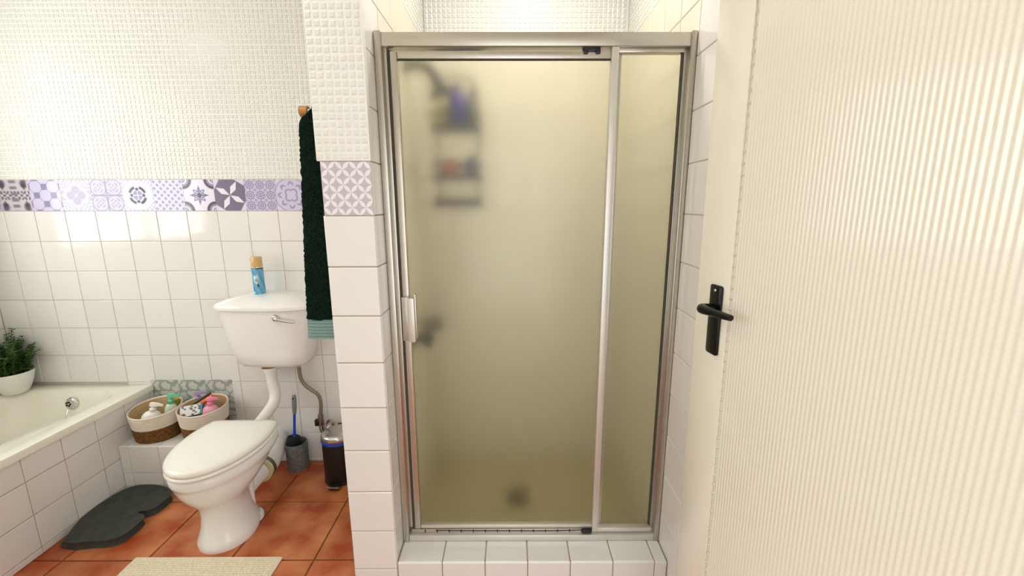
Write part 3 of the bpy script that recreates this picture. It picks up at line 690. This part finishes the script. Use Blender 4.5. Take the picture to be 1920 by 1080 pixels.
# air freshener can
can = thing('air_freshener_can', (-1.257, 2.06, .98), 'blue and white spray can with gold cap on the cistern lid', 'spray can')
def p_can(u, v):
    o = flat(u, C('#6fb6d8')); o = mix(o, C('#3f86b4'), sm(np.sin(u*9+v*5), .6)*.5); w = np.hypot((u-.05)*1.6, (v-.15)*1.3)
    o = mix(o, C('#e9eef0'), sm(.42-w+.1*np.sin(u*14+v*9), .08)); o = mix(o, C('#8b8a86'), sm(.12-np.hypot(u-.1, v-.1), .06)); o = mix(o, C('#2c2b2c'), sm(.13-np.hypot((u-.3)*1.3, v+.3), .04))
    o = mix(o, C('#1d3250'), sm(.09-np.abs(u+.38), .02)*sm(.14-np.abs(v+.55), .02)*sm(np.sin(v*90), .4)); o = mix(o, C('#e8eef2'), sm(.16-np.abs(u+.38), .02)*sm(.05-np.abs(v+.83), .02))
    o = mix(o, C('#f1f4f2'), sm(-.55-u, .05)); return mix(o, C('#25272c'), sm(.05-np.abs(v-.97), .02)*sm(u-.25))
def can_body():
    w, h, n, k = .0265, .134, 72, 50; v = []; cols = []
    for j in range(k+1):
        for i in range(n):
            a = 2*PI*i/n; v.append((-1.257+w*math.sin(a), 2.06-w*math.cos(a), .9805+h*j/k)); u = ((i/n+.5) % 1)*2-1
            cols.append((u*2.2, 2*j/k-1))
    f = [(j*n+i, j*n+(i+1) % n, (j+1)*n+(i+1) % n, (j+1)*n+i) for j in range(k) for i in range(n)]
    o = obj('body', v, f, print_mat('printed can label', .25, .3), can, True)
    A = np.array(cols); cc = np.clip(p_can(A[:, 0], A[:, 1]), 0, 1); L = np.where(cc <= .04045, cc/12.92, ((cc+.055)/1.055)**2.4)
    at_ = o.data.attributes.new('print', 'FLOAT_COLOR', 'POINT'); full = np.ones((len(v), 4), np.float32); full[:, :3] = L; at_.data.foreach_set('color', full.ravel())
can_body()
M_GOLD = mat('tan gold plastic', '#d9b271', .35, coat=.2)
lathe('shoulder', [(.0265, .0), (.027, .002), (.0265, .005), (.02, .006)], M_CHROME, can, (-1.257, 2.06, 1.114), n=30)
cp = lathe('spray_cap', [(.0255, 0), (.026, .004), (.0255, .045), (.022, .05), (.012, .049)], M_GOLD, can, (-1.257, 2.06, 1.118), n=30)
box('spray_notch', -1.264, -1.250, 2.033, 2.048, 1.146, 1.169, mat('pale gold recess', '#e7cf9c', .4), cp, .003)

# ---------------------------------------------------------------- toilet brush, bin
M_HOLD = mat('grey green stone plastic', '#6d6f6a', .55, noise=(60, '#5a5c57', 3, .4, .6))
tb = thing('toilet_brush_set', (-1.16, 2.06, 0), 'grey toilet brush holder with blue handled brush by the wall', 'toilet brush')
lathe('holder', [(.05, 0), (.051, .004), (.051, .012), (.0535, .014), (.056, .16), (.054, .164), (.05, .164), (.047, .155), (.045, .02)], M_HOLD, tb, (-1.160, 2.058, .001), n=30)
lathe('holder_foot', [(.052, 0), (.0535, .012), (.052, .0135)], mat('cork brown ring', '#a8623a', .7), tb, (-1.160, 2.058, .0005), n=30)
lathe('bristle_head', [(.02, .03), (.035, .05), (.038, .12), (.034, .185), (.018, .2)], mat('black bristles', '#0d1112', .8, bump=(300, 1, .006)), tb, (-1.172, 2.06, 0), n=22)
M_BLUE = mat('royal blue plastic', '#1d46c4', .35)
sh = tube('brush_stem', [(-1.172, 2.055, .12), (-1.160, 2.058, .25), (-1.152, 2.06, .34)], [.012, .0065, .007], M_BLUE, tb, n=10)
gp = tube('brush_grip', [(-1.152, 2.06, .33), (-1.149, 2.06, .37), (-1.146, 2.06, .41), (-1.144, 2.06, .432)], [.009, .0115, .0115, .0085], mat('grey rubber grip', '#7d8388', .5), tb, n=12)
tube('hang_hole', [(-1.1455, 2.047, .419), (-1.1455, 2.075, .419)], .0035, M_DARK, gp, n=8, per=0)
tube('hook_arc', [(-1.19, 2.05, .17), (-1.198, 2.05, .19), (-1.186, 2.05, .205), (-1.17, 2.05, .2)], .004, M_BLACKP, tb, n=8)
bn = thing('pedal_bin', (-.905, 1.985, 0), 'small black pedal bin with steel lid and blue liner', 'bin')
bl = (-.90, 1.985, 0)
lathe('bin_body', [(.075, .0), (.08, .004), (.08, .012), (.078, .014), (.078, .235), (.075, .238)], M_BLACKP, bn, bl, n=36)
lathe('bin_liner', [(.0782, .228), (.0805, .226), (.082, .233), (.081, .24), (.0765, .243), (.07, .243)], mat('blue bin bag', '#2049ae', .35, bump=(70, .8, .01)), bn, bl, n=40)
lathe('bin_lid', [(.079, .243), (.080, .246), (.080, .262), (.077, .267), (.06, .275), (.03, .281), (.004, .283)], M_STEEL, bn, bl, n=36)
pd = box('pedal', -.922, -.868, 1.872, 1.915, .006, .022, M_BLACKP, bn, .004)
box('pedal_strip', -.924, -.866, 1.868, 1.876, .0185, .027, M_STEEL, pd, .001)
box('hinge_cover', -.93, -.87, 2.056, 2.072, .2, .27, M_BLACKP, bn, .004)

# ---------------------------------------------------------------- towel on its peg
peg = thing('towel_peg', (-.6, 1.375, 1.7), 'white towel peg with a wooden end cap on the divider wall', 'towel peg')
tube('peg_rod', [(DX0-.001, 1.375, 1.700), (-.632, 1.375, 1.700)], .0085, mat('white peg', '#f1f1ee', .3), peg, n=16, per=0)
tube('wood_cap', [(-.622, 1.375, 1.7005), (-.646, 1.375, 1.7005)], .0165, mat('light beech wood', '#c58a4c', .45, noise=(90, '#b0753a', 2, .4, .7)), peg, n=20, per=0)
tube('peg_base', [(DX0-.001, 1.375, 1.7), (DX0-.012, 1.375, 1.7)], .02, mat('white peg base', '#efefec', .3), peg, n=20, per=0)
M_TOW = mat('dark green terry', '#0a1a13', 1, spec=.1, noise=(300, '#24402c', 2, .46, .7), bump=(420, 1.0, .01))
M_HEM = mat('teal woven hem', '#7b9791', .8, bump=(300, .4, .003))
tw = thing('hand_towel', (-.62, 1.375, 1.0), 'dark green terry towel with teal hem hanging from the peg', 'towel')
def towel(name, path, m, amp=.0035, ns=26, xa=-.552):
    """folded towel strip swept along a (y, z, xl, thickness) path"""
    P = smooth_path(path, 8) if False else path; R_ = []
    for (y_, z_, xl, th, ny, nz) in P:
        ring = []
        for k in range(ns):
            a = 2*PI*k/ns; c, s = math.cos(a), math.sin(a)
            w = abs(c)**.5*math.copysign(1, c); q = abs(s)**.75*math.copysign(1, s)
            xm = (xl+xa)/2; hw = (xa-xl)/2
            j = random.uniform(-amp, amp); q2 = q*th/2+j
            ring.append((xm+w*hw+random.uniform(-amp, amp)*.6, y_+ny*q2, z_+nz*q2))
        R_.append(ring)
    return rings(name, R_, m, tw, sharp=180)
path = []
zt = 1.700; rr = .026
N = 90
for k in range(N):      # front flap going up
    t = k/(N-1); z_ = 1.05+t*(zt-1.05); path.append((1.375-rr-.012*(1-t)**2, z_, -.669+.031*t**1.3+.036*max(0, (t-.94)/.06)**1.5, .034-.008*t, 1, 0))
for k in range(1, 9):
    a = PI*k/9; path.append((1.375-rr*math.cos(a), zt+rr*math.sin(a)*.45, -.600, .012, math.cos(a), -math.sin(a)))
for k in range(N-15):
    t = k/(N-16); path.append((1.375+rr, zt-t*(zt-1.1), -.602-.05*min(1, t*8), .03, -1, 0))
towel('terry', path, M_TOW)
hem = []
for k in range(49):
    t = k/48; z_ = 1.052-.064*t; g = .0016*math.cos(t*2*PI*6)
    hem.append((1.375-rr-.012-.003*t, z_, -.669-.002*t, .034+g*2-.004*t, 1, 0))
towel('hem', hem, M_HEM, .0004)

# ---------------------------------------------------------------- baskets and their contents
M_ROPE = mat('cream cotton rope', '#ebe0cf', .85, bump=(260, .5, .003))
M_GRASS = mat('brown seagrass', '#9a6a2e', .8, noise=(120, '#6b4317', 3, .4, .65), bump=(220, 1, .006, (1, 1, 4)))
M_INNER = mat('tan rope inside', '#cfae80', .85, bump=(260, .5, .003))
def basket(cx_, cy_, ra, rb, label, zt_=.402, sl=.12, rot=0):
    t = thing('rope_basket', (cx_, cy_, .25), label, 'basket', 'rope baskets on the ledge')
    zb = .2505
    def ring(f, hgt, n=44):      # f scales the oval, hgt in 0..1
        out = []
        for k in range(n):
            a = 2*PI*k/n; x = ra*f*math.cos(a); y = rb*f*math.sin(a); x, y = x*math.cos(rot)-y*math.sin(rot), x*math.sin(rot)+y*math.cos(rot)
            out.append((cx_+x, cy_+y, zb+hgt*(zt_-zb+sl*y)))
        return out
    lo = []; hi = []; inn = []
    NC = 15
    for k in range(NC+1):
        h = k/NC; r = .86+.14*h**.8
        for s in range(4):
            b = .022*math.sin(PI*s/4); hh = h+s/4/NC
            if hh > 1: break
            (lo if hh <= .52 else hi).append(ring(r+b, hh))
    hi = [lo[-1]]+hi
    rings('woven_base', [ring(.05, 0), ring(.8, 0)]+lo, M_GRASS, t, cap=(True, False), sharp=80)
    rim = [ring(1.012, .985), ring(1.012, 1.015), ring(.99, 1.03), ring(.965, 1.015), ring(.955, .98)]
    rings('rope_band', hi+rim, M_ROPE, t, cap=(False, False), sharp=80)
    for k in range(NC, 3, -1):
        h = k/NC; r = .86+.14*h**.8-.05
        for s in range(4):
            inn.append(ring(r-.022*math.sin(PI*s/4), h-s/4/NC))
    rings('rope_lining', inn, M_INNER, t, cap=(False, False), sharp=80)
    rings('woven_floor', [ring(.88, .24), ring(.84, .10), ring(.1, .09)], M_GRASS, t, cap=(False, True), sharp=80)
    return t
basket(-1.822, 1.992, .113, .108, 'rope basket with brown base beside the bathtub, holding white and mint bottles')
basket(-1.585, 2.0, .112, .105, 'rope basket beside the toilet, holding pink bottle and printed box', .408, .12)
def pump_bottle(loc, h, r, mb, mp, label, tilt=0, sy=.7, rot=0, neck=.05):
    t = thing('pump_bottle', loc, label, 'bottle')
    mw = Matrix.Translation(loc) @ Matrix.Rotation(tilt, 4, 'Y') @ Matrix.Rotation(rot, 4, 'Z')
    lathe('body', [(r*.86, 0), (r*.97, .006), (r, .02), (r, h*.6), (r*.93, h*.78), (r*.7, h*.92), (r*.38, h)], mb, t, n=28, sy=sy, mw=mw)
    c = lathe('pump_collar', [(.013, h-.001), (.0145, h+.003), (.0145, h+.016), (.010, h+.02), (.0055, h+.022), (.0055, h+neck*.75)], mp, t, n=18, mw=mw)
    hd_ = []
    for x, w, z0, z1 in ((-.014, .008, h+neck*.72, h+neck), (-.006, .0115, h+neck*.70, h+neck*1.03), (.008, .011, h+neck*.70, h+neck*1.03), (.024, .007, h+neck*.76, h+neck), (.04, .0045, h+neck*.72, h+neck*.9)):
        hd_.append([(x, -w, z0), (x, w, z0), (x, w*.7, z1), (x, -w*.7, z1)])
    rings('pump_head', hd_, mp, c, mw=mw, sharp=50)
    return t
pump_bottle((-1.835, 1.955, .285), .118, .045, mat('white lotion plastic', '#f2f3ec', .3), mat('white pump', '#f5f5ee', .3), 'white pump bottle lying tilted in the basket beside the bathtub', .25, .8, .3, .045)
pump_bottle((-1.79, 2.035, .285), .12, .03, mat('pale mint plastic', '#d7e8d4', .3), mat('mint green pump', '#6fc9a2', .35), 'slim pale bottle with mint green pump in the left basket', .12, .8, .2, .05)
pump_bottle((-1.545, 1.99, .288), .125, .043, mat('pink plastic', '#e9a3b8', .3), mat('pink pump', '#f08aa6', .35), 'round pink pump bottle in the basket beside the toilet', .05, .75, .2, .042)
pump_bottle((-1.635, 2.045, .285), .13, .03, mat('cream plastic', '#ece6d8', .3), mat('lilac pump', '#a98abf', .35), 'cream bottle with lilac pump at the back of the right basket', 0, .8, .4, .045)
def p_box(u, v):
    o = flat(u, C('#dcdcd6')); rs = np.random.RandomState(4)
    for k in range(16):
        a, b = rs.uniform(-.85, .85, 2); c = C(['#2a2a2c', '#4d4a46', '#8a5a3a', '#5d6470', '#77716a', '#3a3330'][k % 6]); o = mix(o, c, sm(rs.uniform(.07, .16)-np.hypot((u-a), (v-b)*.7)+.05*np.sin(u*20+k)*np.sin(v*17), .04))
    return mix(o, C('#3f7f9c'), sm(u-.82, .01))
pb = thing('printed_box', (-1.62, 1.955, .33), 'white box with small dark pictures and blue end in the right basket', 'box')
mwb = Matrix.Translation((-1.618, 1.962, .400)) @ Matrix.Rotation(.30, 4, 'Z') @ Matrix.Rotation(-.10, 4, 'Y') @ Matrix.Rotation(.85, 4, 'X')
printed('printed_face', .098, .055, 80, p_box, print_mat('printed card', .4), pb, mwb @ Matrix.Translation((0, 0, .0005)), .0004)
box('carton', -.049, .049, -.0275, .0275, -.02, 0, mat('blue card', '#2f6f8f', .5), pb, .001, mw=mwb)
tag(tube('green_tube', [(-1.655, 2.0, .40), (-1.572, 2.05, .455)], .0075, mat('dark olive green plastic', '#3c4a24', .4), n=12, per=0), 'thin dark green stick leaning across the right basket', 'stick')
tag(tube('orange_tube', [(-1.618, 2.005, .40), (-1.555, 2.04, .44)], [.012, .012], mat('orange plastic', '#e2652a', .4), n=14, per=0), 'orange tube lying in the right basket beneath the green stick', 'tube')
tag(box('soap_pack', -1.80, -1.76, 2.055, 2.075, .30, .412, mat('yellow olive card', '#a8a03a', .5), None, .004), 'yellow green packet standing behind the mint pump bottle', 'packet')

# ---------------------------------------------------------------- potted plant
pl = thing('potted_plant', (-2.60, 2.045, .466), 'bushy green plant in a white bowl pot on the bath corner', 'potted plant')
pc = (-2.566, 2.035, .4665)
lathe('pot', [(.042, 0), (.048, .004), (.060, .03), (.073, .065), (.080, .10), (.082, .112), (.079, .113), (.075, .10)], mat('white pot', '#f1efe6', .35), pl, pc, n=32)
lathe('soil', [(.0755, .098), (.05, .104), (.01, .106)], mat('dark soil', '#2a1a10', .9), pl, pc, n=20, cap=(False, True))
sv = []; sf = []; lv = []; lf = []
def addtube(P, r):
    for i, p in enumerate(P):
        for k in range(4): a = PI/2*k; sv.append((p[0]+r*math.cos(a), p[1]+r*math.sin(a), p[2]))
    b = len(sv)-4*len(P)
    for i in range(len(P)-1):
        for k in range(4): sf.append((b+i*4+k, b+i*4+(k+1) % 4, b+i*4+4+(k+1) % 4, b+i*4+4+k))
for s in range(60):
    a = random.uniform(0, 2*PI); q = math.sqrt(random.random()); r0 = .065*q; hgt = random.uniform(.13, .21)*(1.1-.3*q)
    if s < 4: hgt = random.uniform(.215, .25); q = .5; r0 = .03
    base = Vector((pc[0]+r0*math.cos(a), pc[1]+r0*math.sin(a), pc[2]+.1)); out = Vector((math.cos(a), math.sin(a), 0))*random.uniform(.015, .065)
    P = [base+Vector((0, 0, hgt*t))+out*t*t+Vector((.006*math.sin(5*t+s), .006*math.cos(4*t+s), 0)) for t in [k/6 for k in range(7)]]
    for p in P: p.y = min(p.y, YB-.012); p.x = max(p.x, XL+.012)
    addtube(P, .0016)
    nl = int(hgt/.0085)
    for k in range(nl):
        t = .12+.88*k/nl; i = min(int(t*6), 5); p = P[i].lerp(P[i+1], t*6-i)
        for sd in range(3):
            b = random.uniform(0, 2*PI); L = random.uniform(.012, .021); wd = L*.36
            d = Vector((math.cos(b), math.sin(b), random.uniform(-.1, .8))).normalized(); n_ = d.cross(Vector((0, 0, 1))).normalized(); up = n_.cross(d)
            j = len(lv)
            lv += [p, p+d*L*.5+n_*wd+up*.001, p+d*L+up*-.002, p+d*L*.5-n_*wd+up*.001, p+d*L*.5-up*.002]
            for q_ in range(j, j+5): lv[q_] = Vector((max(lv[q_].x, XL+.003), min(lv[q_].y, YB-.003), lv[q_].z))
            lf += [(j, j+1, j+4), (j+1, j+2, j+4), (j+2, j+3, j+4), (j+3, j, j+4)]
so = obj('stems', sv, sf, mat('green stem', '#3d5a24', .6), pl); so['kind'] = 'stuff'
lo_ = obj('foliage', lv, lf, mat('small green leaf', '#38591f', .5, noise=(40, '#5d8235', 2, .4, .7)), pl); lo_['kind'] = 'stuff'

# ---------------------------------------------------------------- floor mats
M_RUB = mat('charcoal foam rubber', '#373b38', .75, noise=(25, '#434743', 4, .4, .7), bump=(200, .3, .002))
pts = [(-1.872, 1.522), (-1.905, 1.59), (-1.928, 1.65), (-1.936, 1.715), (-1.934, 1.761), (-1.926, 1.805), (-1.905, 1.852), (-1.862, 1.874), (-1.781, 1.872), (-1.711, 1.849), (-1.666, 1.82), (-1.656, 1.782), (-1.662, 1.725), (-1.678, 1.706), (-1.70, 1.700), (-1.719, 1.686), (-1.70, 1.675), (-1.676, 1.668), (-1.66, 1.65), (-1.655, 1.602), (-1.662, 1.555), (-1.69, 1.532), (-1.762, 1.524), (-1.827, 1.515)]
PP = [(p.x, p.y) for p in smooth_path([(x, y, 0) for x, y in pts+[pts[0]]], 4)][:-1]
mx = sum(p[0] for p in PP)/len(PP); my = sum(p[1] for p in PP)/len(PP)
def inset(d, z):
    n = len(PP); out = []
    for i in range(n):
        a, b = Vector(PP[i-1]), Vector(PP[(i+1) % n]); t = (b-a).normalized(); nn = Vector((t.y, -t.x))
        if nn.dot(Vector((mx, my))-Vector(PP[i])) < 0 and False: nn = -nn
        out.append((PP[i][0]+nn.x*d, PP[i][1]+nn.y*d, z))
    return out
km = thing('kneeling_mat', (mx, my, 0), 'charcoal foam mat with notched sides on the floor by the bath', 'mat')
rings('foam_pad', [inset(-.003, .001), inset(0, .004), inset(0, .031), inset(-.0015, .0355), inset(-.006, .038)], M_RUB, km, sharp=45)
tube('hand_grip', [(-1.888, 1.58, .006), (-1.905, 1.555, .014), (-1.90, 1.53, .010), (-1.872, 1.527, .006)], .006, M_RUB, km, n=8)

# beige bath mat with ribbed weave
bmv = []; bmf = []
mx0, mx1, my0, my1 = -1.532, -.936, 1.06, 1.467
NU, NV = 300, 200
mat_ = thing('bath_mat', (-1.23, 1.26, 0), 'beige woven bath mat on the terracotta floor before the toilet', 'mat')
for j in range(NV+1):
    for i in range(NU+1):
        u, v_ = i/NU, j/NV; e = min(u, 1-u, (v_*(my1-my0)/(mx1-mx0)), (1-v_)*(my1-my0)/(mx1-mx0))*(mx1-mx0)
        z = .009+.0016*math.sin(v_*PI*2*40+.35*math.sin(i*1.1))*(1 if e > .012 else .15)+.0006*math.sin(i*1.25+j*.5)
        if e < .003: z = .003+z*.3
        bmv.append((mx0+(mx1-mx0)*u+.004*math.sin(v_*7), my0+(my1-my0)*v_+.003*math.sin(u*6), z))
bmf = [(j*(NU+1)+i, j*(NU+1)+i+1, (j+1)*(NU+1)+i+1, (j+1)*(NU+1)+i) for j in range(NV) for i in range(NU)]
wv = obj('woven_pile', bmv, bmf, mat('beige cotton weave', '#eadfc6', .9, noise=(150, '#d9caa8', 2, .4, .7)), mat_, True, None, 180)
for a, b, c, d in ((mx0-.001, mx1+.001, my1-.006, my1+.001), (mx1-.006, mx1+.001, my0, my1), (mx0-.001, mx0+.006, my0, my1)):
    box('hem_edge', a, b, c, d, .0008, .0085, mat('cream hem', '#f0e6cf', .85), mat_, .002)
